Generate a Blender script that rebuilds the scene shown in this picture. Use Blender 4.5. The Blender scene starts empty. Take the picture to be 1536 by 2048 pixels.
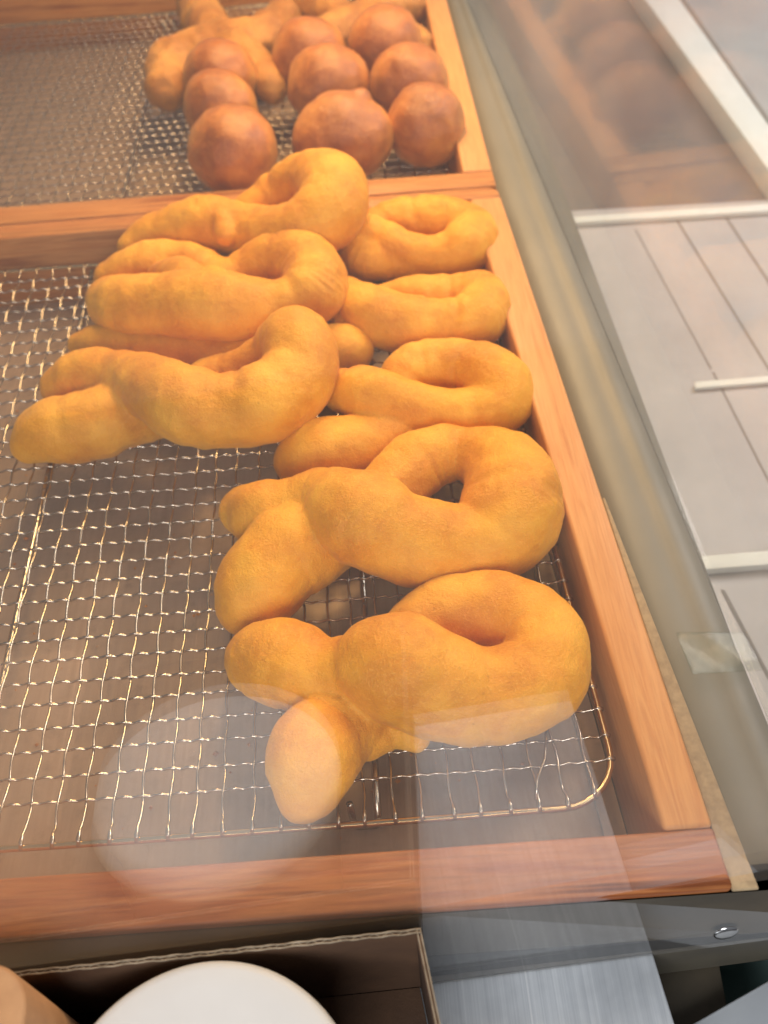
import bpy, bmesh, math, random
import numpy as np
from mathutils import Vector, noise, Matrix
random.seed(7); rng = np.random.default_rng(7)
S = bpy.context.scene
COL = S.collection
U = 0.0085                      # metres per wire-mesh cell; all lengths below are in cells

# ------------------------------------------------------------------ camera
CP = np.array([13.6361, -13.6119, 31.16])
RW = np.array([[0.9971, -0.0527, -0.0547], [0.0757, 0.7511, 0.6558], [0.0065, -0.6581, 0.7529]])
F = 1843.0                      # focal length in pixels of the 2048-high photograph
cd = bpy.data.cameras.new('camera'); cam = bpy.data.objects.new('camera', cd); COL.objects.link(cam)
rt = Matrix(RW.T.tolist()); q = rt.to_quaternion().normalized()
cam.matrix_world = Matrix.Translation(Vector(CP * U)) @ q.to_matrix().to_4x4()
cd.sensor_fit = 'VERTICAL'; cd.sensor_height = 32.0; cd.lens = F / 2048 * 32.0
cd.clip_start = 0.01; cd.clip_end = 50
S.camera = cam
cd.dof.use_dof = True; cd.dof.focus_distance = 33 * U; cd.dof.aperture_fstop = 12.0
# ------------------------------------------------------------------ light
W = bpy.data.worlds.new('World'); S.world = W; W.use_nodes = True
bg = W.node_tree.nodes['Background']
bg.inputs[0].default_value = (0.86, 0.90, 1.0, 1); bg.inputs[1].default_value = 0.19
def area(name, loc, tgt, size, power, col, sy=None):
    l = bpy.data.lights.new(name, 'AREA'); l.energy = power; l.color = col
    l.size = size * U
    if sy: l.shape = 'RECTANGLE'; l.size_y = sy * U
    o = bpy.data.objects.new(name, l); COL.objects.link(o)
    o.location = Vector(loc) * U
    o.rotation_euler = (Vector(tgt) - Vector(loc)).to_track_quat('-Z', 'Y').to_euler()
    return o
area('case_lamp', (14, 58, 42), (10, 24, 0), 10, 3.0, (1.0, 0.66, 0.29), 30)
area('case_lamp', (36, 22, 44), (12, 10, 0), 14, 0.75, (1.0, 0.76, 0.50), 30)
area('daylight_front', (6, -52, 40), (8, -10, 0), 34, 3.3, (0.92, 0.96, 1.0), 26)
area('bench_fill', (80, 62, 60), (44, 50, -9), 44, 6.0, (0.93, 0.97, 1.0), 50)  # added fill lamp, out of view, brightens the bench beyond the side sheet
S.view_settings.view_transform = 'Standard'; S.view_settings.look = 'None'
S.view_settings.exposure = -0.12; S.view_settings.gamma = 1
S.view_settings.use_curve_mapping = False
try:
    S.cycles.transparent_max_bounces = 16; S.cycles.max_bounces = 8
except Exception: pass

def at(x, y, z=0.0):
    """point on the level z under the photograph's pixel (x, y)"""
    d = np.array([(x - 768) / F, -(y - 1024) / F, -1.0]); w = RW.T @ d
    t = (z - CP[2]) / w[2]
    return CP + t * w, t        # t is also the depth along the view axis

# ------------------------------------------------------------------ object helpers
def empty(name, loc, label, cat, group=None):
    o = bpy.data.objects.new(name, None); COL.objects.link(o)
    o.location = Vector(loc) * U; o.empty_display_size = 0.01
    o['label'] = label; o['category'] = cat
    if group: o['group'] = group
    return o
def link(name, me, mat, parent=None, base=None):
    """me holds cell coordinates in world space; re-based on its parent or on base"""
    o = bpy.data.objects.new(name, me); COL.objects.link(o)
    if parent is not None:
        root = parent; off = Vector((0, 0, 0))
        while root is not None: off += root.location; root = root.parent
        b = off / U; o.parent = parent
    else:
        b = Vector(base if base is not None else (0, 0, 0)); o.location = b * U
    me.transform(Matrix.Scale(U, 4) @ Matrix.Translation(-b))
    me.materials.clear()
    if mat: me.materials.append(mat)
    return o
def tag(o, label=None, cat=None, group=None, kind=None):
    if label: o['label'] = label
    if cat: o['category'] = cat
    if group: o['group'] = group
    if kind: o['kind'] = kind
    return o
def mesh_from(v, f, smooth=False):
    me = bpy.data.meshes.new('m'); me.from_pydata([tuple(map(float, p)) for p in v], [], f); me.update()
    if smooth:
        for p in me.polygons: p.use_smooth = True
    return me
def prism(plan, z0, z1, bevel=0.0, segs=2):
    """solid over a plan polygon (list of (x, y)); z0/z1 numbers or per-corner lists"""
    n = len(plan)
    a = z0 if isinstance(z0, (list, tuple)) else [z0] * n
    b = z1 if isinstance(z1, (list, tuple)) else [z1] * n
    bm = bmesh.new()
    lo = [bm.verts.new((p[0], p[1], a[i])) for i, p in enumerate(plan)]
    hi = [bm.verts.new((p[0], p[1], b[i])) for i, p in enumerate(plan)]
    bm.faces.new(lo[::-1]); bm.faces.new(hi)
    for i in range(n): bm.faces.new((lo[i], lo[(i + 1) % n], hi[(i + 1) % n], hi[i]))
    bmesh.ops.recalc_face_normals(bm, faces=bm.faces)
    if bevel:
        bmesh.ops.bevel(bm, geom=list(bm.edges), offset=bevel, segments=segs, affect='EDGES', profile=0.5)
    me = bpy.data.meshes.new('m'); bm.to_mesh(me); bm.free()
    if bevel:
        for p in me.polygons: p.use_smooth = True
    return me
def join(*ms):
    bm = bmesh.new()
    for m in ms: bm.from_mesh(m)
    me = bpy.data.meshes.new('m'); bm.to_mesh(me); bm.free()
    return me
def tube(pts, r, n=8, closed=False, cap=True):
    """tube along a polyline; r number or list"""
    P = [Vector(p) for p in pts]; m = len(P)
    R = r if isinstance(r, (list, tuple)) else [r] * m
    v = []; f = []; up = Vector((0.02, 0.03, 1))
    for i in range(m):
        if closed: t = P[(i + 1) % m] - P[i - 1]
        else: t = P[min(i + 1, m - 1)] - P[max(i - 1, 0)]
        t.normalize()
        a = t.cross(up)
        if a.length < 1e-3: a = t.cross(Vector((1, 0, 0)))
        a.normalize(); b = a.cross(t)
        for k in range(n):
            th = 2 * math.pi * k / n
            v.append(P[i] + a * (math.cos(th) * R[i]) + b * (math.sin(th) * R[i]))
    for i in range(m if closed else m - 1):
        j = (i + 1) % m
        for k in range(n):
            k2 = (k + 1) % n
            f.append((i * n + k, i * n + k2, j * n + k2, j * n + k))
    if not closed and cap:
        f.append(tuple(range(n))[::-1]); f.append(tuple((m - 1) * n + k for k in range(n)))
    return v, f
class Acc:
    def __init__(s): s.v = []; s.f = []
    def add(s, vf):
        o = len(s.v); s.v += vf[0]; s.f += [tuple(i + o for i in q) for q in vf[1]]
    def mesh(s, smooth=True): return mesh_from(s.v, s.f, smooth)

# ------------------------------------------------------------------ materials
class M_:
    def __init__(s, name):
        s.m = bpy.data.materials.new(name); s.m.use_nodes = True; s.t = s.m.node_tree
        s.N = s.t.nodes; s.L = s.t.links; s.N.clear()
        s.out = s.N.new('ShaderNodeOutputMaterial')
    def n(s, typ, **k):
        o = s.N.new('ShaderNode' + typ)
        for a, b in k.items():
            if a.startswith('i_'):
                key = a[2:].replace('_', ' '); o.inputs[key].default_value = b
            else: setattr(o, a, b)
        return o
    def l(s, a, b): s.L.new(a, b)
    def coord(s, scale=(1, 1, 1), rot=(0, 0, 0)):
        c = s.n('TexCoord'); mp = s.n('Mapping'); mp.inputs['Scale'].default_value = tuple(x / U for x in scale)
        mp.inputs['Rotation'].default_value = rot
        s.l(c.outputs['Object'], mp.inputs[0]); return mp.outputs[0]
    def noise(s, vec, scale, detail=4, rough=0.55, dist=0.0):
        o = s.n('TexNoise'); s.l(vec, o.inputs['Vector']); o.inputs['Scale'].default_value = scale
        o.inputs['Detail'].default_value = detail; o.inputs['Roughness'].default_value = rough
        o.inputs['Distortion'].default_value = dist; return o.outputs['Fac']
    def ramp(s, fac, stops):
        o = s.n('ValToRGB'); s.l(fac, o.inputs[0]); e = o.color_ramp.elements
        while len(e) > 1: e.remove(e[-1])
        e[0].position = stops[0][0]; e[0].color = (*stops[0][1], 1) if len(stops[0][1]) == 3 else stops[0][1]
        for p, c in stops[1:]:
            x = e.new(p); x.color = (*c, 1)
        return o.outputs[0]
    def mix(s, fac, a, b, mode='MIX'):
        o = s.n('MixRGB', blend_type=mode)
        for i, x in zip((0, 1, 2), (fac, a, b)):
            if hasattr(x, 'links') or hasattr(x, 'is_linked'): s.l(x, o.inputs[i])
            else: o.inputs[i].default_value = x if i == 0 else (*x, 1)
        return o.outputs[0]
    def bump(s, h, strength, dist, nrm=None):
        o = s.n('Bump'); o.inputs['Strength'].default_value = strength; o.inputs['Distance'].default_value = dist * U
        s.l(h, o.inputs['Height'])
        if nrm: s.l(nrm, o.inputs['Normal'])
        return o.outputs[0]
    def pbr(s, col, rough=0.5, metal=0.0, normal=None, **k):
        p = s.n('BsdfPrincipled')
        if hasattr(col, 'links'): s.l(col, p.inputs['Base Color'])
        else: p.inputs['Base Color'].default_value = (*col, 1)
        if hasattr(rough, 'links'): s.l(rough, p.inputs['Roughness'])
        else: p.inputs['Roughness'].default_value = rough
        p.inputs['Metallic'].default_value = metal
        if normal: s.l(normal, p.inputs['Normal'])
        for a, b in k.items(): p.inputs[a.replace('_', ' ')].default_value = b
        s.l(p.outputs[0], s.out.inputs[0]); return p
    def madd(s, a, b, op='MULTIPLY'):
        o = s.n('Math', operation=op)
        for i, x in enumerate((a, b)):
            if hasattr(x, 'links'): s.l(x, o.inputs[i])
            else: o.inputs[i].default_value = x
        return o.outputs[0]

def dough(name, light, mid, dark, spots=0.0, gloss=0.5):
    m = M_(name); v = m.coord()
    n1 = m.noise(v, 0.33, 3, 0.5); n2 = m.noise(v, 1.4, 5, 0.6, 0.4); n3 = m.noise(v, 5.5, 4, 0.7); n4 = m.noise(v, 13, 2, 0.6)
    c = m.ramp(n1, [(0.36, dark), (0.48, mid), (0.62, light)])
    c2 = m.ramp(n2, [(0.3, dark), (0.5, mid), (0.72, light)])
    c = m.mix(0.28, c, c2)
    # fine oil blisters and crumbs: slightly paler grain
    g = m.ramp(n3, [(0.45, (0, 0, 0)), (0.75, (1, 1, 1))])
    gi = m.madd(g, 0.22)
    c = m.mix(gi, c, tuple(min(1, x * 1.25) for x in light))
    sp = m.n('TexVoronoi'); sp.feature = 'F1'; m.l(v, sp.inputs['Vector']); sp.inputs['Scale'].default_value = 1.3
    s_ = m.ramp(sp.outputs['Distance'], [(0.03, (1, 1, 1)), (0.11, (0, 0, 0))])
    c = m.mix(m.madd(s_, 0.28 + spots), c, tuple(x * 0.45 for x in dark))
    gr = m.ramp(n4, [(0.56, (0, 0, 0)), (0.70, (1, 1, 1))]); c = m.mix(m.madd(gr, 0.30), c, tuple(min(1, x * 1.2 + 0.06) for x in light))
    b = m.bump(n2, 0.30, 0.18); b = m.bump(n3, 0.5, 0.09, b); b = m.bump(n4, 0.8, 0.05, b)
    p = m.pbr(c, gloss, 0, b)
    p.inputs['Subsurface Weight'].default_value = 0.16
    p.inputs['Subsurface Radius'].default_value = (0.8 * U, 0.32 * U, 0.08 * U)
    p.inputs['Subsurface Scale'].default_value = 1.0
    p.inputs['Specular IOR Level'].default_value = 0.35 if gloss > 0.4 else 0.6
    p.inputs['Sheen Weight'].default_value = 0.12; p.inputs['Sheen Roughness'].default_value = 0.45
    p.inputs['Sheen Tint'].default_value = (1.0, 0.78, 0.45, 1)
    return m.m
def wood(name, a, b, c, along='x', rough=0.45, seed=0.0):
    m = M_(name)
    sc = (0.05, 1, 1) if along == 'x' else (1, 0.05, 1)
    v = m.coord(sc); w = m.coord((1, 1, 1))
    off = m.n('VectorMath', operation='ADD'); off.inputs[1].default_value = (seed, seed * 1.7, seed * 0.6); m.l(v, off.inputs[0]); v = off.outputs[0]
    n1 = m.noise(v, 1.5, 3, 0.5, 0.6); n2 = m.noise(v, 9, 5, 0.65, 0.3); n3 = m.noise(w, 0.25, 2)
    col = m.ramp(n1, [(0.30, c), (0.44, b), (0.52, a), (0.60, b), (0.72, a)])
    col = m.mix(0.2, col, m.ramp(n2, [(0.3, c), (0.55, a), (0.75, b)]))
    fine = m.ramp(n2, [(0.40, (0.62, 0.55, 0.5)), (0.55, (1, 1, 1))])
    col = m.mix(0.45 if along == 'x' else 0.22, col, fine, 'MULTIPLY')
    col = m.mix(m.madd(m.ramp(n3, [(0.35, (0, 0, 0)), (0.7, (1, 1, 1))]), 0.3), col, b)
    bm_ = m.bump(n2, 0.35 if along == 'x' else 0.15, 0.04)
    p_ = m.pbr(col, rough, 0, bm_); p_.inputs['Specular IOR Level'].default_value = 0.28
    return m.m
def metal(name, col, rough, metalness=1.0):
    m = M_(name); v = m.coord(); n = m.noise(v, 2.5, 3)
    c = m.mix(m.madd(n, 0.35), col, tuple(x * 0.6 for x in col))
    m.pbr(c, rough, metalness); return m.m
def brushed(name, col, col2, rough, along='y', metalness=1.0, streak=0.5, stain=0.15):
    m = M_(name); sc = (6, 0.04, 1) if along == 'y' else (0.04, 6, 1)
    v = m.coord(sc); n1 = m.noise(v, 1.0, 5, 0.75); w = m.coord(); w_ = w; n2 = m.noise(w, 0.3, 4, 0.6); n3 = m.noise(w, 1.6, 4, 0.65)
    c = m.mix(m.ramp(n1, [(0.30, (0, 0, 0)), (0.75, (1, 1, 1))]), col, col2)
    sv_ = m.coord((2.2, 0.012, 1) if along == 'y' else (0.012, 2.2, 1)); sc_ = m.noise(sv_, 1.0, 2, 0.4)
    c = m.mix(m.madd(m.ramp(sc_, [(0.645, (0, 0, 0)), (0.66, (1, 1, 1)), (0.675, (0, 0, 0))]), 0.6), c, tuple(min(1, x * 1.5) for x in col))
    st_ = m.noise(w_, 0.9, 6, 0.7); c = m.mix(m.madd(m.ramp(st_, [(0.52, (0, 0, 0)), (0.70, (1, 1, 1))]), stain), c, tuple(x * 0.45 for x in col2))
    c = m.mix(m.madd(m.ramp(n2, [(0.4, (0, 0, 0)), (0.65, (1, 1, 1))]), 0.4), c, tuple(x * 0.6 for x in col2))
    r = m.n('MapRange'); m.l(n3, r.inputs[0]); r.inputs[3].default_value = rough * 0.75; r.inputs[4].default_value = rough * 1.3
    m.pbr(c, r.outputs[0], metalness, m.bump(n1, streak, 0.02)); return m.m
def matte(name, col, col2=None, scale=1.0, rough=0.7, bump=0.15):
    m = M_(name); v = m.coord(); n = m.noise(v, scale, 5, 0.6); n2 = m.noise(v, scale * 14, 3, 0.7)
    c = m.ramp(n, [(0.35, col), (0.65, col2 or tuple(x * 0.8 for x in col))])
    m.pbr(c, rough, 0, m.bump(n2, bump, 0.05)); return m.m
def acrylic(name, haze, tint, hazecol, sheen=1.0, rg=0.012, veil=1.0):
    """clear plastic sheet: see-through, mirror sheen at grazing angles, a thin film of grease and scratches, a reflection veil painted into its haze"""
    m = M_(name)
    tr = m.n('BsdfTransparent'); tr.inputs[0].default_value = (*tint, 1)
    gl = m.n('BsdfGlossy'); gl.inputs['Roughness'].default_value = rg; gl.inputs[0].default_value = (1, 1, 1, 1)
    lw = m.n('LayerWeight'); lw.inputs[0].default_value = 0.5     # facing = 1 - cos, the same from both sides
    fr = m.madd(m.madd(m.madd(lw.outputs['Facing'], 4.0, 'POWER'), 0.965 * sheen), 0.035 * sheen, 'ADD')
    mx = m.n('MixShader'); m.l(fr, mx.inputs[0]); m.l(tr.outputs[0], mx.inputs[1]); m.l(gl.outputs[0], mx.inputs[2])
    df = m.n('BsdfDiffuse'); df.inputs[0].default_value = (*hazecol, 1)
    tl = m.n('BsdfTranslucent'); tl.inputs[0].default_value = (*hazecol, 1)
    d2 = m.n('MixShader'); d2.inputs[0].default_value = 0.5; m.l(df.outputs[0], d2.inputs[1]); m.l(tl.outputs[0], d2.inputs[2])
    v = m.coord(); a = m.noise(v, 0.06, 4, 0.6); b = m.noise(m.coord((3, 3, 0.25)), 1.0, 5, 0.8)
    f = m.n('MapRange'); m.l(a, f.inputs[0]); f.inputs[1].default_value = 0.35; f.inputs[2].default_value = 0.65
    f.inputs[3].default_value = haze * 0.55; f.inputs[4].default_value = haze * 1.45
    g = m.ramp(b, [(0.62, (0, 0, 0)), (0.80, (1, 1, 1))])
    h = m.madd(m.madd(g, haze * 0.7), f.outputs[0], 'ADD')
    # reflection veil painted in: haze thickens towards the lower edge of the sheet
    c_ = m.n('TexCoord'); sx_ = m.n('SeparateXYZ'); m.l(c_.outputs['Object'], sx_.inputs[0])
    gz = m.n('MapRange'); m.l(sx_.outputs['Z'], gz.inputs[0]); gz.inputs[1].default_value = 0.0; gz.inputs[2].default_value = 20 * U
    gz.inputs[3].default_value = veil; gz.inputs[4].default_value = 1.0; h = m.madd(h, gz.outputs[0])
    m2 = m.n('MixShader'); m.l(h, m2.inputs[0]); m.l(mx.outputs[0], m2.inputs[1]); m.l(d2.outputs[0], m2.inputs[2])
    m.l(m2.outputs[0], m.out.inputs[0]); return m.m

MAT = {}
MAT['dough'] = dough('fried_dough', (0.86, 0.42, 0.036), (0.77, 0.325, 0.016), (0.64, 0.225, 0.008))
MAT['dough_brown'] = dough('browned_dough', (0.64, 0.26, 0.045), (0.46, 0.145, 0.020), (0.27, 0.068, 0.009), 0.15, 0.30)
MAT['dough_tan'] = dough('cake_dough', (0.58, 0.27, 0.058), (0.47, 0.19, 0.034), (0.32, 0.11, 0.018), 0.05)
MAT['wood_front'] = wood('red_cedar', (0.27, 0.068, 0.020), (0.40, 0.15, 0.048), (0.09, 0.020, 0.008), 'x', 0.38, 3.1)
MAT['wood_back'] = wood('orange_cedar', (0.46, 0.17, 0.045), (0.55, 0.25, 0.08), (0.24, 0.070, 0.018), 'x', 0.4, 8.2)
MAT['wood_side'] = wood('pink_cedar', (0.60, 0.265, 0.09), (0.66, 0.325, 0.12), (0.50, 0.19, 0.062), 'y', 0.45, 5.5)
MAT['pan'] = brushed('tray_liner', (0.38, 0.26, 0.185), (0.46, 0.33, 0.24), 0.38, 'y', 0.25, 0.2, 0.5)
MAT['wire'] = metal('wire_steel', (0.60, 0.52, 0.43), 0.25)
MAT['rim'] = metal('brass_rim', (0.86, 0.66, 0.38), 0.2)
MAT['steel'] = brushed('brushed_steel', (0.82, 0.84, 0.86), (0.55, 0.575, 0.61), 0.36, 'y', 0.35, 0.5, 0.04)
MAT['case_floor'] = matte('case_floor', (0.10, 0.085, 0.06), (0.075, 0.065, 0.05), 0.4, 0.5)
MAT['sill'] = matte('sill_paint', (0.195, 0.185, 0.16), (0.175, 0.168, 0.145), 0.25, 0.5, 0.08)
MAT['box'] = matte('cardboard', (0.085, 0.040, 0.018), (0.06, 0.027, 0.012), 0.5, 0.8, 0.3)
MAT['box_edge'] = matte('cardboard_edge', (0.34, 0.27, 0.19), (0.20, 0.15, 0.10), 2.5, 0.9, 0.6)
MAT['lid'] = matte('white_plastic', (0.54, 0.53, 0.52), (0.51, 0.50, 0.49), 0.3, 0.5, 0.03)
MAT['kraft'] = matte('kraft_paper', (0.46, 0.25, 0.12), (0.40, 0.21, 0.10), 1.2, 0.8, 0.3)
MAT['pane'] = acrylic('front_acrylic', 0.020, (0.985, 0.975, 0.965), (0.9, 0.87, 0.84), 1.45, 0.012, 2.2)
MAT['panel'] = acrylic('side_acrylic', 0.11, (0.97, 0.975, 0.965), (0.88, 0.88, 0.84), 0.40, 0.06)
MAT['bench'] = matte('bench_paint', (0.50, 0.47, 0.475), (0.40, 0.38, 0.39), 0.12, 0.5, 0.1)
MAT['seam'] = matte('bench_seam', (0.20, 0.17, 0.165), None, 0.5, 0.7)
MAT['mauve'] = matte('dark_cloth', (0.13, 0.085, 0.07), (0.075, 0.06, 0.065), 0.13, 0.8, 0.2)
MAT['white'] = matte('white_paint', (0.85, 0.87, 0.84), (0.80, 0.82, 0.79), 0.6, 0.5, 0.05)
MAT['grey'] = matte('grey_paint', (0.40, 0.41, 0.42), (0.34, 0.35, 0.37), 0.15, 0.6, 0.05)
MAT['green'] = matte('green_paint', (0.035, 0.085, 0.07), (0.03, 0.07, 0.06), 0.3, 0.6)
MAT['olive'] = matte('olive_board', (0.085, 0.062, 0.036), (0.055, 0.042, 0.026), 0.3, 0.7)
MAT['ground'] = matte('paving', (0.20, 0.19, 0.185), (0.16, 0.155, 0.15), 0.03, 0.8, 0.2)
MAT['worn'] = matte('worn_wood', (0.42, 0.30, 0.17), (0.30, 0.21, 0.12), 3.0, 0.8, 0.5)
MAT['bolt'] = metal('bolt_steel', (0.8, 0.78, 0.76), 0.18)
def clearmat():
    m = M_('clear_vinyl'); tr = m.n('BsdfTransparent'); tr.inputs[0].default_value = (0.93, 0.94, 0.92, 1)
    gl = m.n('BsdfGlossy'); gl.inputs['Roughness'].default_value = 0.12
    mx = m.n('MixShader'); mx.inputs[0].default_value = 0.025
    m.l(tr.outputs[0], mx.inputs[1]); m.l(gl.outputs[0], mx.inputs[2]); m.l(mx.outputs[0], m.out.inputs[0]); return m.m
MAT['clear'] = clearmat()

# ------------------------------------------------------------------ setting: ground, counter, bench
CZ = -2.8                       # level the trays stand on
g = link('ground', prism([(-200, -260), (260, -260), (260, 260), (-200, 260)], -96, -95), MAT['ground']); tag(g, kind='structure')

def quad_px(pts, z): return [tuple(at(x, y, z)[0][:2]) for x, y in pts]

# steel counter in front of the pane
xr0 = at(1312, 1925, CZ)[0]; xr1 = at(1350, 2048, CZ)[0]
sl = (xr1[0] - xr0[0]) / (xr1[1] - xr0[1])
def xr(y): return xr0[0] + sl * (y - xr0[1])
ZB = CZ + 0.06
PB0 = at(870, 1968, ZB)[0]; PB1 = at(1536, 1880, ZB)[0]      # pane's bottom edge
psl = (PB1[1] - PB0[1]) / (PB1[0] - PB0[0])
def py(x, z=ZB, al=8.0): return PB0[1] + psl * (x - PB0[0]) + math.tan(math.radians(al)) * (z - ZB)
front = empty('steel_counter', (0, -20, CZ - 2), 'brushed stainless steel counter ledge below the bottom edge of the clear front sheet', 'counter')
link('counter_top', prism([(-30, py(-30) + 0.0), (-30, -17.0), (xr(-17.0), -17.0), (xr(py(23)), py(23) + 0.0)], CZ - 1.2, CZ, 0.08), MAT['steel'], front)

cf = link('case_floor', prism([(-34, py(-34) + 0.10), (28, py(28) + 0.10), (26.4, 100), (-34, 100)], CZ - 3.0, CZ - 0.06), MAT['case_floor']); tag(cf, 'dark olive floor of the display case beneath the wooden trays', 'case floor', kind='structure')

ledge = link('shade_ledge', prism([(-34, py(-34, 0.9) + 0.38), (29.0, py(29.0, 0.9) + 0.38), (29.0, -4.335), (-34, -4.195)], CZ + 0.03, 1.62, 0.02), MAT['olive'], base=(0, -5, CZ))  # added dark ledge, stands in for the tray's unlit front face
tag(ledge, 'dark olive ledge added to darken the front of the tray, behind the clear front sheet', 'ledge')
# ------------------------------------------------------------------ trays
def tray(label, plan_in, plan_out, mats, zt=2.0):
    """plan corners: front-left, front-right, back-right, back-left"""
    t = empty('wooden_tray', (0.5 * (plan_in[0][0] + plan_in[1][0]), 0.5 * (plan_in[0][1] + plan_in[2][1]), CZ), label, 'tray', 'wooden trays in the case')
    i, o = plan_in, plan_out; zb = CZ + 0.03; g_ = 0.02
    # front and back rails run the full width, side rails butt between them
    link('front_rail', prism([(o[0][0], o[0][1]), (o[1][0], o[1][1]), (o[1][0] + (o[2][0] - o[1][0]) * 0.045, i[1][1]), (o[0][0], i[0][1])], zb, zt, 0.12), mats[0], t)
    link('back_rail', prism([(o[3][0], i[3][1]), (o[2][0] + 0.02, i[2][1]), (o[2][0], o[2][1] - 0.5), (o[2][0] - 0.5, o[2][1]), (o[3][0], o[3][1])], zb, zt, 0.12), mats[1], t)
    link('side_rail', prism([(i[1][0], i[1][1] + g_), (o[1][0] + (o[2][0] - o[1][0]) * 0.05, i[1][1] + g_), (o[2][0] + 0.03, i[2][1] - g_), (i[2][0], i[2][1] - g_)], zb, zt + 0.03, 0.16, 3), mats[2], t)
    link('side_rail', prism([(o[0][0], i[0][1] + g_), (i[0][0], i[0][1] + g_), (i[3][0], i[3][1] - g_), (o[3][0], i[3][1] - g_)], zb, zt + 0.03, 0.16, 3), mats[2], t)
    e = 0.04
    link('tray_liner', join(
        prism([(i[0][0] + e, i[0][1] + e), (i[1][0] - e, i[1][1] + e), (i[2][0] - e, i[2][1] - e), (i[3][0] + e, i[3][1] - e)], zb, zb + 0.12),
        prism([(i[1][0] - 0.95, i[1][1] + 0.7), (i[1][0] - 0.85, i[1][1] + 0.7), (i[2][0] - 0.85, i[2][1] - 0.7), (i[2][0] - 0.95, i[2][1] - 0.7)], zb + 0.13, zb + 0.42)), MAT['pan'], t)
    return t
front_tray = tray('reddish wooden tray in front holding the golden twisted doughnuts',
     [(-20, -2.3), (21.55, -2.42), (19.75, 35.9), (-20, 35.3)],
     [(-21.8, -4.2), (23.2, -4.3), (21.55, 37.1), (-21.8, 37.05)], (MAT['wood_front'], MAT['wood_back'], MAT['wood_side']))
link('worn_edge', prism([(23.22, -4.31), (24.05, -4.31), (22.75, 12.0), (22.62, 12.0)], CZ + 0.1, 1.72, 0.05), MAT['worn'], front_tray)
tray('orange wooden tray behind holding the round brown doughnuts',
     [(-24, 39.3), (19.65, 38.98), (19.6, 74.6), (-24, 74.6)],
     [(-25.8, 37.22), (21.5, 37.22), (21.25, 76.5), (-25.8, 76.5)], (MAT['wood_back'], MAT['wood_back'], MAT['wood_side']))

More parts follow.
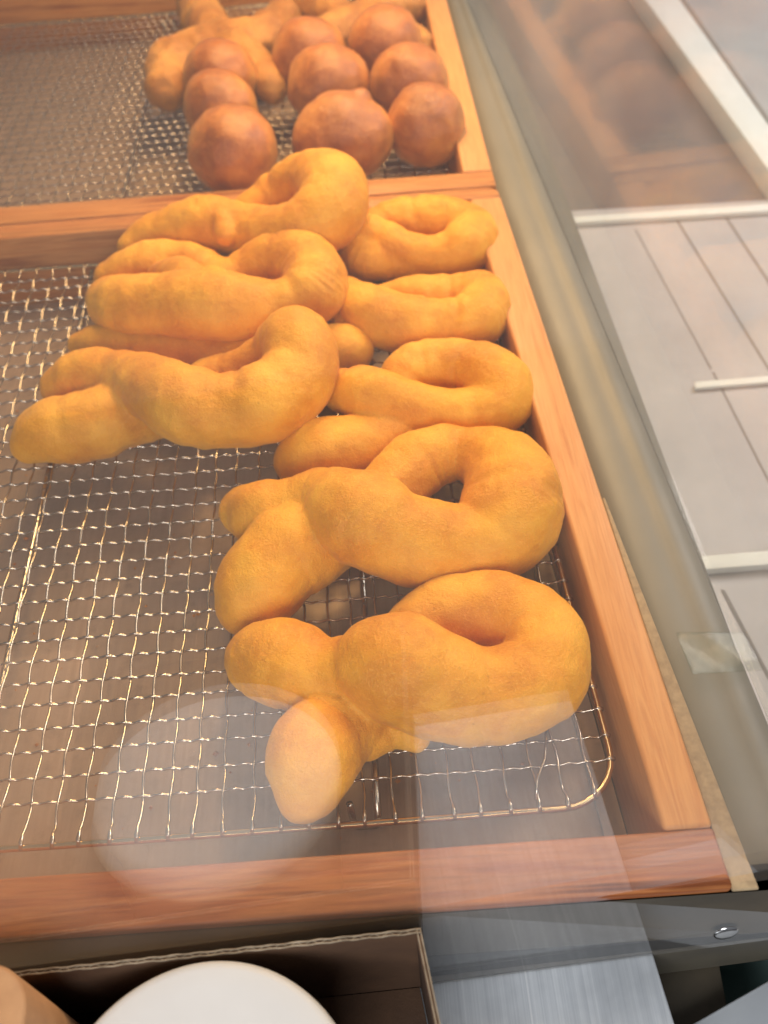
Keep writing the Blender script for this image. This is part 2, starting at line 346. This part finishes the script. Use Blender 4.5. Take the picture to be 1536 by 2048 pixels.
# ------------------------------------------------------------------ wire racks
def lerp(a, b, t): return a + (b - a) * t
def rack(label, x0, x1, y0, y1, skew, seed, bars, legs):
    """x1 edge leans by skew over the depth; grid pitch is one cell"""
    t = empty('wire_rack', ((x0 + x1) / 2, (y0 + y1) / 2, CZ + 0.2), label, 'cooling rack', 'wire racks in the trays')
    rad = 2.1; H = y1 - y0
    def sag(x, y): return 0.16 * noise.noise(Vector((x * 0.09 + seed, y * 0.08, seed))) 
    def sh(x, y): return x + skew * (y - y0) / H * (x - x0) / (x1 - x0)
    # rim
    pts = []
    for cx, cy, a0 in ((x1 - rad, y0 + rad, -90), (x1 - rad, y1 - rad, 0), (x0 + rad, y1 - rad, 90), (x0 + rad, y0 + rad, 180)):
        for k in range(9):
            a = math.radians(a0 + 90 * k / 8); pts.append((cx + rad * math.cos(a), cy + rad * math.sin(a)))
    dense = []
    for i in range(len(pts)):
        p, q_ = pts[i], pts[(i + 1) % len(pts)]; d = math.dist(p, q_); n = max(1, int(d / 1.5))
        for k in range(n): dense.append((lerp(p[0], q_[0], k / n), lerp(p[1], q_[1], k / n)))
    v, f = tube([(sh(x, y), y, sag(x, y)) for x, y in dense], 0.13, 10, closed=True)
    link('rim', mesh_from(v, f, True), MAT['rim'], t)
    def inset(d):      # how far the rounded corner cuts in at distance d from the edge
        return rad - math.sqrt(max(0, rad * rad - (rad - d) ** 2)) if d < rad else 0.0
    acc = Acc(); A = 0.075; wr = 0.052
    i0 = math.ceil(x0 + 0.3); i1 = math.floor(x1 - 0.3)
    j0 = math.ceil(y0 + 0.9); j1 = math.floor(y1 - 0.6)
    for i in range(i0, i1 + 1):
        d = min(i - x0, x1 - i); c = inset(d); ya, yb = y0 + c - 0.1, y1 - c + 0.1
        ph = random.uniform(0, 99); jit = random.uniform(-0.06, 0.06)
        P = []; n = int((yb - ya) * 4)
        for k in range(n + 1):
            y = lerp(ya, yb, k / n); x = i + jit + 0.06 * noise.noise(Vector((ph, y * 0.25, 0))) + 0.03 * math.sin(math.pi * (y + i))
            e = min(k, n - k)
            z = A * math.cos(math.pi * (y + i)) if e > 2 else (0.16 if e > 0 else 0.02)
            P.append((sh(x, y), y, z + sag(i, y)))
        R = [wr * (1.9 if min(k, n - k) < 2 else 1) for k in range(n + 1)]
        acc.add(tube(P, R, 6))
    link('mesh', acc.mesh(), MAT['wire'], t)
    acc = Acc()
    for j in range(j0, j1 + 1):
        d = min(j - y0, y1 - j); c = inset(d); xa, xb = x0 + c - 0.08, x1 - c + 0.12
        ph = random.uniform(0, 99); jit = random.uniform(-0.05, 0.05)
        P = []; n = int((xb - xa) * 9)
        for k in range(n + 1):
            x = lerp(xa, xb, k / n); y = j + jit + 0.055 * noise.noise(Vector((ph, x * 0.25, 5)))
            e = min(k, n - k)
            z = -0.055 * math.cos(math.pi * (3 * x + j)) if e > 2 else (0.15 if e > 0 else 0.02)
            P.append((sh(x, y), y, z + sag(x, j)))
        R = [wr * (1.9 if min(k, n - k) < 2 else 1) for k in range(n + 1)]
        acc.add(tube(P, R, 6))
    link('mesh', acc.mesh(), MAT['wire'], t)
    for X0, X1 in bars:
        v, f = tube([(lerp(X0, X1, k / 20), lerp(y0 + 0.3, y1 - 0.3, k / 20), -0.32 + sag(X0, k)) for k in range(21)], 0.14, 8)
        link('support_bar', mesh_from(v, f, True), MAT['wire'], t)
    for X, Y in legs:
        v, f = tube([(X - 0.5, Y, -0.45), (X - 0.48, Y, CZ + 0.45), (X - 0.3, Y, CZ + 0.27), (X + 0.3, Y, CZ + 0.27), (X + 0.48, Y, CZ + 0.45), (X + 0.5, Y, -0.45)], 0.13, 8)
        link('leg', mesh_from(v, f, True), MAT['wire'], t)
    return t
r1 = rack('wire mesh cooling rack under the twisted doughnuts, with a rounded corner', -18.7, 20.95, -0.62, 35.2, -1.3, 1.3,
     [(-2.2, -3.2), (12.4, 11.9)], [(11.9, 0.3), (-2.4, 0.3), (11.9, 34.4), (-2.8, 34.4)])
rack('wire mesh cooling rack under the round brown doughnuts and star doughnuts', -22.6, 19.1, 39.9, 73.6, 0.0, 6.1,
     [(-2.5, -2.5), (11.4, 11.4)], [(-2.5, 40.6), (11.4, 40.6), (-2.5, 73.0), (11.4, 73.0)])
# one wire end has sprung loose near the corner
b0 = at(1072, 1600, 0.1)[0]; b1 = at(1074, 1560, 0.25)[0]; b2 = at(1090, 1518, 0.35)[0]; b3 = at(1093, 1450, 0.15)[0]
v, f = tube([b0, b1, b2, b3], 0.055, 6); o = link('bent_wire', mesh_from(v, f, True), MAT['wire'], r1)

# ------------------------------------------------------------------ doughnuts
def catmull(P, per=10):
    out = []; n = len(P); P = np.array(P, float)
    for i in range(n - 1):
        p0 = P[max(i - 1, 0)]; p1 = P[i]; p2 = P[i + 1]; p3 = P[min(i + 2, n - 1)]
        for k in range(per):
            t = k / per
            out.append(0.5 * ((2 * p1) + (-p0 + p2) * t + (2 * p0 - 5 * p1 + 4 * p2 - p3) * t * t + (-p0 + 3 * p1 - 3 * p2 + p3) * t ** 3))
    out.append(P[-1]); return out
_base = {}
def usphere():
    bm = bmesh.new(); bmesh.ops.create_uvsphere(bm, u_segments=18, v_segments=12, radius=1.0)
    v = np.array([x.co[:] for x in bm.verts]); f = [tuple(q.index for q in p.verts) for p in bm.faces]; bm.free(); return v, f
SPH = usphere()
def strand(pts, lift=0.0):
    """pts of (px, py, radius px, extra height): becomes (x, y, z, r) in cells"""
    out = []
    for x, y, r, h in pts:
        z = 1.6
        for _ in range(4):
            p, t = at(x, y, z); rc = r / F * t; z = 0.1 + rc * 0.94 + h + lift
        p, t = at(x, y, z); out.append((*p, r / F * t * 1.09))
    return out
def blob_mesh(strands, vox=0.11, smooth=4, lump=0.10, seed=0.0, floor=0.05, crease=0.0, fold=0.0):
    V = []; Fc = []; n = 0
    for si, st in enumerate(strands):
        kk = 0
        for x, y, z, r in catmull(st, 9) if len(st) > 1 else st:
            kk += 1
            if len(st) > 4: r *= 1 + 0.06 * noise.noise(Vector((kk * 0.16, seed, si))) + 0.03 * noise.noise(Vector((kk * 0.45, seed, 9)))
            V.append(SPH[0] * np.array([r, r, r * 0.97]) + np.array([x, y, z]))
            Fc += [tuple(i + n for i in q_) for q_ in SPH[1]]; n += len(SPH[0])
    me = mesh_from(np.concatenate(V), Fc)
    o = bpy.data.objects.new('tmp', me); COL.objects.link(o)
    rm = o.modifiers.new('r', 'REMESH'); rm.mode = 'VOXEL'; rm.voxel_size = vox; rm.adaptivity = 0
    sm = o.modifiers.new('s', 'SMOOTH'); sm.factor = 0.5; sm.iterations = smooth
    dg = bpy.context.evaluated_depsgraph_get(); dg.update()
    res = bpy.data.meshes.new_from_object(o.evaluated_get(dg))
    bpy.data.objects.remove(o); bpy.data.meshes.remove(me)
    nv = len(res.vertices)
    co = np.empty(nv * 3); res.vertices.foreach_get('co', co); co = co.reshape(-1, 3)
    no = np.empty(nv * 3); res.vertex_normals.foreach_get('vector', no); no = no.reshape(-1, 3)
    d = np.empty(nv)
    for i in range(nv):
        p = Vector(co[i])
        a = noise.noise(p * 0.38 + Vector((seed, 0, 0))) * lump * 1.3
        b = noise.noise(p * 1.1 + Vector((0, seed, 3))) * lump * 0.55
        c = noise.noise(p * 2.9 + Vector((0, 7, seed))) * lump * 0.16
        w = noise.noise(Vector((p.x * 0.9, p.y * 0.9, p.z * 0.5)) + Vector((seed * 2, 1, 0)))
        cr = -crease * max(0.0, 1 - abs(w) * 9) * max(0.0, noise.noise(p * 0.3 + Vector((9, seed, 0))) + 0.25)
        d[i] = a + b + c + cr * 2
    if fold:                                      # wrinkles across the strand where the dough was bent
        C_ = []; S_ = []; s0 = 0.0
        for st in strands:
            q0 = None
            for w_ in catmull(st, 9):
                if q0 is not None: s0 += float(np.linalg.norm(w_[:3] - q0))
                q0 = w_[:3]; C_.append(q0); S_.append(s0)
            s0 += 50
        C_ = np.array(C_); S_ = np.array(S_)
        idx = np.empty(nv, int)
        for k in range(0, nv, 4000):
            idx[k:k + 4000] = ((co[k:k + 4000, None, :] - C_[None]) ** 2).sum(2).argmin(1)
        # smooth arclength: project on the local tangent
        T_ = np.gradient(C_, axis=0); T_ /= np.linalg.norm(T_, axis=1)[:, None] + 1e-9
        sv = S_[idx] + ((co - C_[idx]) * T_[idx]).sum(1).clip(-0.4, 0.4)
        rg_ = np.random.default_rng(int(seed * 10) + 3); pos = 0.0
        top = float(S_.max())
        while pos < top:
            pos += rg_.uniform(0.9, 3.0); wd = rg_.uniform(0.16, 0.34); dp = rg_.uniform(0.4, 1.0) * fold
            az = rg_.uniform(0, 6.28); wob = rg_.uniform(0.1, 0.35)
            near = np.abs(sv - pos) < 1.6
            for i in np.nonzero(near)[0]:
                r_ = co[i] - C_[idx[i]]
                m_ = 0.5 + 0.5 * math.cos(math.atan2(r_[2], r_[0] * T_[idx[i]][1] - r_[1] * T_[idx[i]][0]) - az)
                t_ = (sv[i] - pos + wob * math.sin(r_[2] * 2 + az)) / wd
                d[i] += dp * m_ ** 1.5 * (0.45 * math.exp(-((abs(t_) - 2.0) ** 2)) - math.exp(-t_ * t_))
    co += no * d[:, None]
    lo = floor                                    # the underside flattens where it rests on the wires
    m = co[:, 2] < lo + 0.12
    co[m, 2] = lo + 0.12 + (co[m, 2] - lo - 0.12) * 0.25
    res.vertices.foreach_set('co', co.ravel()); res.update()
    for p in res.polygons: p.use_smooth = True
    return res
def solid(name, strands, mat, label, cat, group, **k):
    c = np.mean([s[:3] for st in strands for s in st], axis=0)
    o = link(name, blob_mesh(strands, **k), mat, base=(c[0], c[1], 0.1)); tag(o, label, cat, group); return o

TW = 'twisted doughnuts in the front tray'
twists = [
 ('golden twisted doughnut nearest the front rail, its pale tail pointing at the front', [[
   (602,1612,36,0),(614,1568,66,0),(628,1505,86,.3),(668,1455,78,0),(745,1395,66,0),(810,1290,66,0),(885,1232,72,.2),(985,1220,74,.3),(1068,1258,80,.3),(1092,1325,84,.3),(1045,1378,90,.3),(950,1393,94,.3),(855,1362,102,.7),(775,1328,98,1.3),(705,1335,68,1.3),(640,1345,66,.9),(572,1325,86,.5),(525,1318,70,.2)],
   [(735,1470,42,0),(790,1450,40,0),(835,1475,24,0)]]),
 ('golden twisted doughnut second from the front, with the widest open loop', [[
   (482,1222,46,0),(515,1180,78,0),(560,1120,90,0),(640,1075,80,0),(735,1022,62,0),(795,968,62,0),(850,918,60,.2),(935,908,54,.3),(1008,938,78,.2),(1026,1012,94,.2),(985,1080,82,.2),(895,1092,78,.4),(800,1078,86,.9),(715,1030,84,1.6),(655,1002,62,1.5),(600,1020,60,.9),(535,1030,66,.5),(492,1020,50,.4)]]),
 ('golden twisted doughnut third from the front along the right rail, two fingers to the left', [[
   (592,925,42,0),(640,902,62,0),(720,890,56,0),(800,850,46,0),(795,790,44,0),(835,738,50,.2),(925,735,50,.3),(992,765,60,.3),(1000,812,54,.2),(930,828,50,.2),(830,818,54,.4),(740,790,50,1.3),(690,785,44,1.1)]]),
 ('golden twisted doughnut fourth from the front along the right rail, with a shallow closed loop', [[
   (690,592,36,.6),(740,622,54,.6),(800,645,56,.4),(880,652,50,.2),(955,640,54,.2),(962,600,50,.2),(915,592,44,.2),(840,598,44,.1),(775,606,40,0),(700,650,42,0)]]),
 ('golden twisted doughnut touching the back right corner of the front tray', [[
   (700,462,38,.9),(755,478,38,.9),(820,502,34,.7),(885,510,42,.2),(936,490,50,.2),(938,456,46,.2),(880,440,44,.2),(800,442,44,0),(745,465,38,0),(725,510,46,0),(790,522,36,0),(850,522,34,0)]]),
 ('golden twisted doughnut lying over the tray\'s back rail, highest of the left pile', [[
   (258,494,22,.9),(320,466,38,.9),(415,452,52,1.2),(500,458,48,1.6),(590,462,54,2.2),(658,428,68,2.4),(664,378,66,2.8),(618,354,50,2.8),(562,388,44,1.6),(515,425,44,.8),(470,455,40,.5),(400,470,36,.3),(310,500,36,.2)],
   [(436,418,22,2.4),(446,440,24,2.9),(452,470,20,2.8)], [(395,425,22,2.0),(380,455,26,2.2)]]),
 ('golden twisted doughnut in the middle of the left pile, wrinkled across its knot', [[
   (228,560,38,.4),(290,535,46,.7),(370,530,46,.8),(445,565,46,.6),(498,545,44,.9),(560,518,52,1.4),(618,532,60,1.7),(630,580,60,1.7),(585,610,54,1.5),(500,618,60,1.5),(420,612,68,1.6),(330,615,64,1.2),(245,612,58,.8),(212,600,40,.6)],
   [(330,552,34,1.6),(372,560,38,2.3),(395,590,34,2.6)], [(425,560,28,2.2),(440,590,30,2.5)], [(300,640,30,1.6),(350,650,28,1.8)]]),
 ('golden twisted doughnut topmost at the front of the left pile, one thick arm curling up', [[
   (125,775,38,.5),(175,752,54,.7),(235,758,54,.9),(300,772,60,1.6),(370,808,74,1.8),(450,822,72,1.6),(535,804,76,1.7),(594,750,72,1.9),(596,684,66,2.5),(545,700,42,1.9),(490,740,42,1),(420,762,42,.4),(340,805,52,0),(240,835,66,0),(150,853,68,0),(95,866,58,0),(62,893,36,0)]]),
 ('tan twisted doughnut squashed at the bottom of the left pile, only its ends showing', [[
   (165,690,28,0),(240,690,42,0),(350,705,46,0),(480,712,44,0),(600,705,44,0),(680,700,48,0),(700,700,42,0)]]),
]
for k, (lab, st) in enumerate(twists):
    low = 1.0
    solid('twisted_doughnut', [strand(s) for s in st], MAT['dough'], lab, 'doughnut', TW, seed=3.7 * k + 1, lump=0.12, fold=0.075)

stars = [
 ('light brown star shaped doughnut beside the bare mesh at the back', [
   [(338,175,40,0),(348,130,46,0),(440,100,46,.2),(520,78,42,.3),(566,38,36,.3)],
   [(392,-10,40,.2),(405,40,42,.2),(450,95,44,.3),(510,140,44,.1),(545,182,30,0)]]),
 ('light brown star shaped doughnut in the far right corner behind the round ones', [
   [(615,12,36,0),(690,45,38,.1),(780,62,38,.2),(838,95,30,0)],
   [(815,5,38,.2),(740,38,38,.3),(650,82,38,.2)], [(700,-40,30,0),(760,-30,30,0),(740,30,34,0)]]),
]
for k, (lab, st) in enumerate(stars):
    solid('star_doughnut', [strand(s) for s in st], MAT['dough_tan'], lab, 'doughnut', 'star doughnuts in the back tray', seed=20 + 5 * k, lump=0.26, vox=0.16, crease=0.0)

balls = [
 (440,155,69,0,'round brown doughnut farthest back of the left row of three'),
 (441,233,69,-.3,'round brown doughnut squeezed in the middle of the left row of three'),
 (465,302,83,0,'large round brown doughnut nearest the front of the left row of three'),
 (619,114,70,0,'dark round doughnut behind the middle one, touching the star shaped pieces'),
 (655,172,75,0,'round doughnut with a pale patch in the middle of the back tray'),
 (770,92,71,0,'round brown doughnut farthest back near the right rail'),
 (818,184,74,-.1,'reddish round doughnut half hidden beside the right rail'),
 (850,251,75,0,'round brown doughnut in the front right corner of the back tray'),
 (683,272,82,0,'cracked round doughnut with a small nub on top, above the tallest twist'),
]
for k, (x, y, r, h, lab) in enumerate(balls):
    s = strand([(x, y, r, h)])
    st = [s]
    X, Y, Z, R = s[0]
    if k == 8: st = [[(X, Y, Z - .1, R)], [(X + 1.25, Y + .75, Z + R * 0.62, R * 0.28), (X + 1.5, Y + .9, Z + R * 0.68, R * 0.2)], [(X - .9, Y - .3, Z, R * .82)], [(X + 1.0, Y - .2, Z - .1, R * .85)]]
    if k == 4: st = [[(X, Y, Z, R)], [(X + .35, Y + .1, Z, R * .95)]]
    if k == 1: st = [[(X, Y + .7, Z + .2, R)]]
    if k == 6: st = [[(X, Y + .8, Z + .2, R)]]
    solid('round_doughnut', st, MAT['dough_brown'], lab, 'doughnut', 'round doughnuts in the back tray', seed=40 + 3.3 * k, lump=0.14, vox=0.2, smooth=6, crease=0.0)

# crumbs and flecks of fried dough under and on the racks
acc = Acc()
for k in range(150):
    if k % 3: X, Y, Z = random.uniform(-8, 20), random.uniform(0, 34), CZ + 0.19
    else:
        cx, cy = random.choice([(12, 2), (10, 8), (4, 14), (8, 3), (2, 50), (-6, 44)]); X, Y, Z = random.gauss(cx, 2.2), random.gauss(cy, 2.2), CZ + 0.19
    r_ = random.uniform(0.03, 0.11) * (1.6 if random.random() < .12 else 1)
    acc.add(([(Vector(c_) * r_ * random.uniform(.6, 1.25)) + Vector((X, Y, Z + r_ * .4)) for c_ in ((1, 0, 0), (0, 1, 0), (-1, 0, 0), (0, -1, 0), (0, 0, .8), (0, 0, -.6))],
             [(0, 1, 4), (1, 2, 4), (2, 3, 4), (3, 0, 4), (1, 0, 5), (2, 1, 5), (3, 2, 5), (0, 3, 5)]))
cr_ = link('crumbs', acc.mesh(False), MAT['dough_brown'], base=(8, 10, CZ)); tag(cr_, 'tiny brown crumbs scattered on the floor of the trays', 'crumbs', kind='stuff')

# ------------------------------------------------------------------ case sill and side sheet
def px_line(p, q_, z):
    a, _ = at(*p, z); b, _ = at(*q_, z); s = (b[0] - a[0]) / (b[1] - a[1])
    return lambda y: a[0] + s * (y - a[1])
SZ = 0.6
sx = px_line((1098, 396), (1536, 1450), SZ)
Y0, Y1 = -4.3, 96
# rolled sill: a channel beside the tray, then a low rounded step up to the sheet
prof = [(-3.15, CZ), (-3.05, -1.2), (-2.75, -0.45), (-2.3, -0.1), (-1.6, 0.12), (-0.9, 0.3), (-0.35, 0.42), (0, SZ), (0.35, SZ), (0.6, CZ)]
def loft(prof, xs, ya, yb, n=40):
    v = []; f = []; m = len(prof)
    for i in range(n + 1):
        y = lerp(ya, yb, i / n)
        for dx, z in prof: v.append((xs(y) + dx, y, z))
    for i in range(n):
        for j in range(m - 1): f.append((i * m + j, i * m + j + 1, (i + 1) * m + j + 1, (i + 1) * m + j))
        f.append((i * m + m - 1, i * m, (i + 1) * m, (i + 1) * m + m - 1))
    f.append(tuple(range(m))); f.append(tuple(n * m + j for j in range(m))[::-1])
    return mesh_from(v, f, False)
def sill_x(y): return sx(y)
tsx = lambda y: (23.2 + (21.55 - 23.2) * (y + 4.3) / 41.4) if y < 37.1 else 21.4
v = []; f = []
n = 60; m = 10
for i in range(n + 1):
    y = lerp(Y0, Y1, i / n); a = tsx(y) + 0.22; b = sx(y)
    w = b - a
    for t_, z in ((0, CZ), (0.01, -1.6), (0.06, -0.6), (0.16, -0.1), (0.34, 0.12), (0.58, 0.28), (0.66, 0.24), (0.74, 0.36), (1.0, SZ), (1.02, CZ)):
        v.append((a + w * t_, y, z))
for i in range(n):
    for j in range(m - 1): f.append((i * m + j, (i + 1) * m + j, (i + 1) * m + j + 1, i * m + j + 1))
    f.append((i * m + m - 1, (i + 1) * m + m - 1, (i + 1) * m, i * m))
f.append(tuple(range(m))); f.append(tuple(n * m + j for j in range(m))[::-1])
me = mesh_from(v, f, True)
sill = link('case_sill', me, MAT['sill'], base=(25, Y0, CZ)); tag(sill, 'beige grey painted sill running between the trays and the clear side sheet', 'sill')

def wall_sheet(xf, ya, yb, z0, z1, th):
    v = [(xf(ya), ya, z0), (xf(ya) + th, ya, z0), (xf(yb) + th, yb, z0), (xf(yb), yb, z0),
         (xf(ya), ya, z1), (xf(ya) + th, ya, z1), (xf(yb) + th, yb, z1), (xf(yb), yb, z1)]
    f = [(0, 3, 2, 1), (4, 5, 6, 7), (0, 1, 5, 4), (1, 2, 6, 5), (2, 3, 7, 6), (3, 0, 4, 7)]
    return mesh_from(v, f)
side = link('side_sheet', wall_sheet(lambda y: sx(y) + 0.08, Y0 + .1, Y1, SZ - 0.02, 42, 0.3), MAT['panel'], base=(sx(30), 30, SZ))
tag(side, 'clear acrylic side sheet of the case standing on the beige sill', 'side sheet')

# ------------------------------------------------------------------ front sheet with its bolt and clear tab
AL = 8.0
def front_sheet():
    th = 0.32; x0, x1 = -34, 34; z0, z1 = ZB, 44
    v = []
    for x, z, t in ((x0, z0, 0), (x1, z0, 0), (x1, z1, 0), (x0, z1, 0), (x0, z0, th), (x1, z0, th), (x1, z1, th), (x0, z1, th)):
        v.append((x, py(x, z) + t, z))
    return mesh_from(v, [(0, 1, 2, 3), (7, 6, 5, 4), (0, 4, 5, 1), (1, 5, 6, 2), (2, 6, 7, 3), (3, 7, 4, 0)])
fs = empty('front_sheet', (0, py(0), ZB), 'clear leaning acrylic front sheet of the case with a bolt at its lower corner', 'front sheet')
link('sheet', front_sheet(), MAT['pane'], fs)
def lathe(profile, c, axis, n=32):
    ax = Vector(axis).normalized(); a = ax.orthogonal().normalized(); b = ax.cross(a); v = []; f = []
    m = len(profile)
    for k in range(n):
        th = 2 * math.pi * k / n
        for r, h in profile: v.append(Vector(c) + a * (r * math.cos(th)) + b * (r * math.sin(th)) + ax * h)
    for k in range(n):
        k2 = (k + 1) % n
        for j in range(m - 1): f.append((k * m + j, k2 * m + j, k2 * m + j + 1, k * m + j + 1))
    return mesh_from(v, f, True)
# where the pixel ray meets the sheet
def on_sheet(x, y):
    d = RW.T @ np.array([(x - 768) / F, -(y - 1024) / F, -1.0]); ta = math.tan(math.radians(AL))
    nrm = np.array([-psl, 1.0, -ta]); p0 = np.array([PB0[0], PB0[1], ZB])
    t = (p0 - CP) @ nrm / (d @ nrm); return CP + t * d
c = on_sheet(1452, 1866); nrm = Vector((psl, -1, math.tan(math.radians(AL)))).normalized()
link('bolt', lathe([(0.001, 0.09), (0.22, 0.085), (0.34, 0.06), (0.40, 0.03), (0.42, 0.0), (0.42, -0.02)], c, nrm), MAT['bolt'], fs)
# ------------------------------------------------------------------ cardboard box, cup lid, kraft carton in front
RZ = 3.0
bl = at(60, 1940, RZ)[0]; br = at(842, 1856, RZ)[0]; bsl = (br[1] - bl[1]) / (br[0] - bl[0])
def by(x): return br[1] + bsl * (x - br[0])
bx0, bx1, byf = -6.0, br[0], -16.9
rr = at(882, 2048, RZ)[0]; rsl = (rr[0] - br[0]) / (rr[1] - br[1])
def rx(y): return bx1 + rsl * (y - br[1])
box = empty('cardboard_box', (4, -12, CZ), 'open brown cardboard box with a dark inside in front of the clear sheet', 'box')
th = 0.16
def panel(a, b, z0, z1, t, name, mt=None):
    a = np.array(a, float); b = np.array(b, float); d = (b - a) / np.linalg.norm(b - a); nn = np.array([-d[1], d[0]]) * t
    return link(name, prism([tuple(a), tuple(b), tuple(b + nn), tuple(a + nn)], z0, z1), mt or MAT['box'], box)
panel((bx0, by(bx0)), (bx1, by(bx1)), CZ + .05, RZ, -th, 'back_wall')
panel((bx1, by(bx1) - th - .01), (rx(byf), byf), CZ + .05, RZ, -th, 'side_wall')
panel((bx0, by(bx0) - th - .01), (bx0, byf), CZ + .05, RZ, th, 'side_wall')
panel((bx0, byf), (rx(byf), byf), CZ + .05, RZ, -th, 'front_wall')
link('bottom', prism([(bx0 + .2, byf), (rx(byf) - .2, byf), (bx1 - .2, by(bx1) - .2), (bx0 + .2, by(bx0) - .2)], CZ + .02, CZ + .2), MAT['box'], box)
# cut edge of the corrugated board: two pale liners with the flute between
acc = Acc()
for s in (0.03, 0.13):
    P = [(x, by(x) - s + 0.012 * math.sin(x * 9) + 0.02 * noise.noise(Vector((x, s * 30, 0))), RZ + 0.02) for x in np.linspace(bx0, bx1, 120)]
    acc.add(tube(P, 0.026, 5))
    P = [(rx(y) - s, y, RZ + 0.02) for y in np.linspace(by(bx1), byf, 60)]
    acc.add(tube(P, 0.026, 5))
P = [(x, by(x) - 0.08 + 0.035 * math.sin(x * 14), RZ + 0.015) for x in np.linspace(bx0, bx1, 500)]
acc.add(tube(P, 0.014, 4))
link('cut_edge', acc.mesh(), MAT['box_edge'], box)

lidc = (7.6, -9.95, 3.4)
lid = link('cup_lid', lathe([(0.001, 0.0), (3.5, 0.02), (4.0, 0.0), (4.16, -0.04), (4.26, -0.14), (4.28, -0.3), (4.2, -0.45), (4.0, -1.4), (3.7, -5.9), (0.001, -5.95)], lidc, (0, 0, 1), 96), MAT['lid'], base=(lidc[0], lidc[1], CZ + .2))
tag(lid, 'round white paper tub standing in the cardboard box, flat lid upwards', 'tub')
kc = at(0, 1985, 6.0)[0]
kx = at(57, 1990, 6.0)[0][0]
ky = at(20, 1922, 6.0)[0][1]
def rrect(x0, x1, y0, y1, r, n=8):
    P = []
    for cx, cy, a0 in ((x1 - r, y0 + r, -90), (x1 - r, y1 - r, 0), (x0 + r, y1 - r, 90), (x0 + r, y0 + r, 180)):
        for k in range(n + 1):
            a = math.radians(a0 + 90 * k / n); P.append((cx + r * math.cos(a), cy + r * math.sin(a)))
    return P
kr = link('kraft_carton', prism(rrect(kx - 8, kx, ky - 9, ky, 1.3), CZ + .25, 6.0, 0.12), MAT['kraft'], base=(kx - 4, ky - 4.5, CZ + .2))
tag(kr, 'rounded kraft brown paper carton at the left end of the cardboard box', 'carton')

# ------------------------------------------------------------------ what shows beyond the side sheet
BZ = -9.0
def slab(name, px, z, thick, mat, label, cat, bevel=0.0, kind=None):
    o = link(name, prism(quad_px(px, z), z - thick, z, bevel), mat, base=(*at(*px[0], z)[0][:2], z - thick)); tag(o, label, cat, kind=kind); return o
bench = empty('slatted_bench', (*at(1400, 800, BZ)[0][:2], BZ - 2), 'pale grey boarded bench top beyond the clear side sheet, with thin dark seams', 'bench')
bp_ = quad_px([(1000, 430), (1900, 380), (2100, 2300), (1330, 1800)], BZ)
link('bench_top', prism(bp_, BZ - 1.5, BZ, 0.0), MAT['bench'], bench)
for a, b, w in (((1348, 436), (1560, 780), 6), ((1445, 430), (1600, 664), 7), ((1269, 460), (1420, 738), 4), ((1424, 745), (1600, 1090), 5), ((1440, 1180), (1600, 1480), 9)):
    P = quad_px([(a[0], a[1]), (a[0] + w, a[1]), (b[0] + w, b[1]), (b[0], b[1])], BZ)
    link('seam', prism(P, BZ + 0.002, BZ + 0.02), MAT['seam'], bench)
G = 'white strips painting tube light reflections across the pale bench'  # tube light reflections, painted as solid white strips
slab('reflection_strip', [(1085, 449), (1085, 437), (1700, 396), (1700, 410)], BZ + 0.5, 0.4, MAT['white'], 'long narrow white strip painting a tube light reflection along the far end of the grey bench', 'strip', 0.05)
slab('reflection_strip', [(1390, 776), (1390, 763), (1700, 738), (1700, 750)], BZ + 0.35, 0.25, MAT['white'], 'short faint white strip painting a tube light reflection halfway along the grey bench', 'strip', 0.05)
slab('reflection_strip', [(1370, 1142), (1370, 1114), (1700, 1088), (1700, 1116)], BZ + 0.6, 0.5, MAT['white'], 'wide bright white strip painting a tube light reflection across the near end of the grey bench', 'strip', 0.05)
slab('dark_cloth', [(960, -160), (1420, -160), (1720, 415), (1040, 428)], BZ - 1.0, 0.8, MAT['mauve'], 'dark brownish mauve surface beyond the side sheet, past the bench', 'cloth', 0.1)
slab('white_beam', [(1190, -140), (1262, -140), (1800, 620), (1740, 620)], BZ + 1.2, 2.0, MAT['white'], 'broad white painted beam running diagonally across the far corner', 'beam', 0.1)
slab('grey_board', [(1264, -150), (1900, -150), (2100, 560), (1790, 590)], BZ + 0.4, 1.2, MAT['grey'], 'flat grey board behind the white diagonal beam', 'board', 0.1)
# lower right corner, below the edge of the front sheet
slab('olive_board', [(1300, 1895), (1430, 1880), (1470, 2100), (1345, 2100)], -6.0, 0.6, MAT['olive'], 'dark olive board beside the edge of the steel counter', 'board', 0.05)
slab('green_board', [(1418, 1870), (1750, 1840), (1750, 2140), (1440, 2140)], -7.5, 0.6, MAT['green'], 'dark green board in the lower right corner, below the clear sheet', 'board', 0.05)
slab('grey_box', [(1350, 2068), (1700, 1868), (1700, 2300), (1350, 2300)], -5.0, 1.2, MAT['grey'], 'pale grey surface cutting across the lowest right corner', 'box', 0.06)

# clear vinyl tab stuck along the side sheet
tp = [at(x, y, SZ + 0.3)[0] for x, y in ((1352, 1262), (1490, 1262), (1530, 1338), (1386, 1346))]
tab = link('clear_tab', prism([tuple(p[:2]) for p in tp], SZ + 0.12, SZ + 0.3, 0.08, 3), MAT['clear'], base=tuple(tp[0]))
tag(tab, 'clear plastic bumper tab on the beige sill near the side sheet', 'tab')
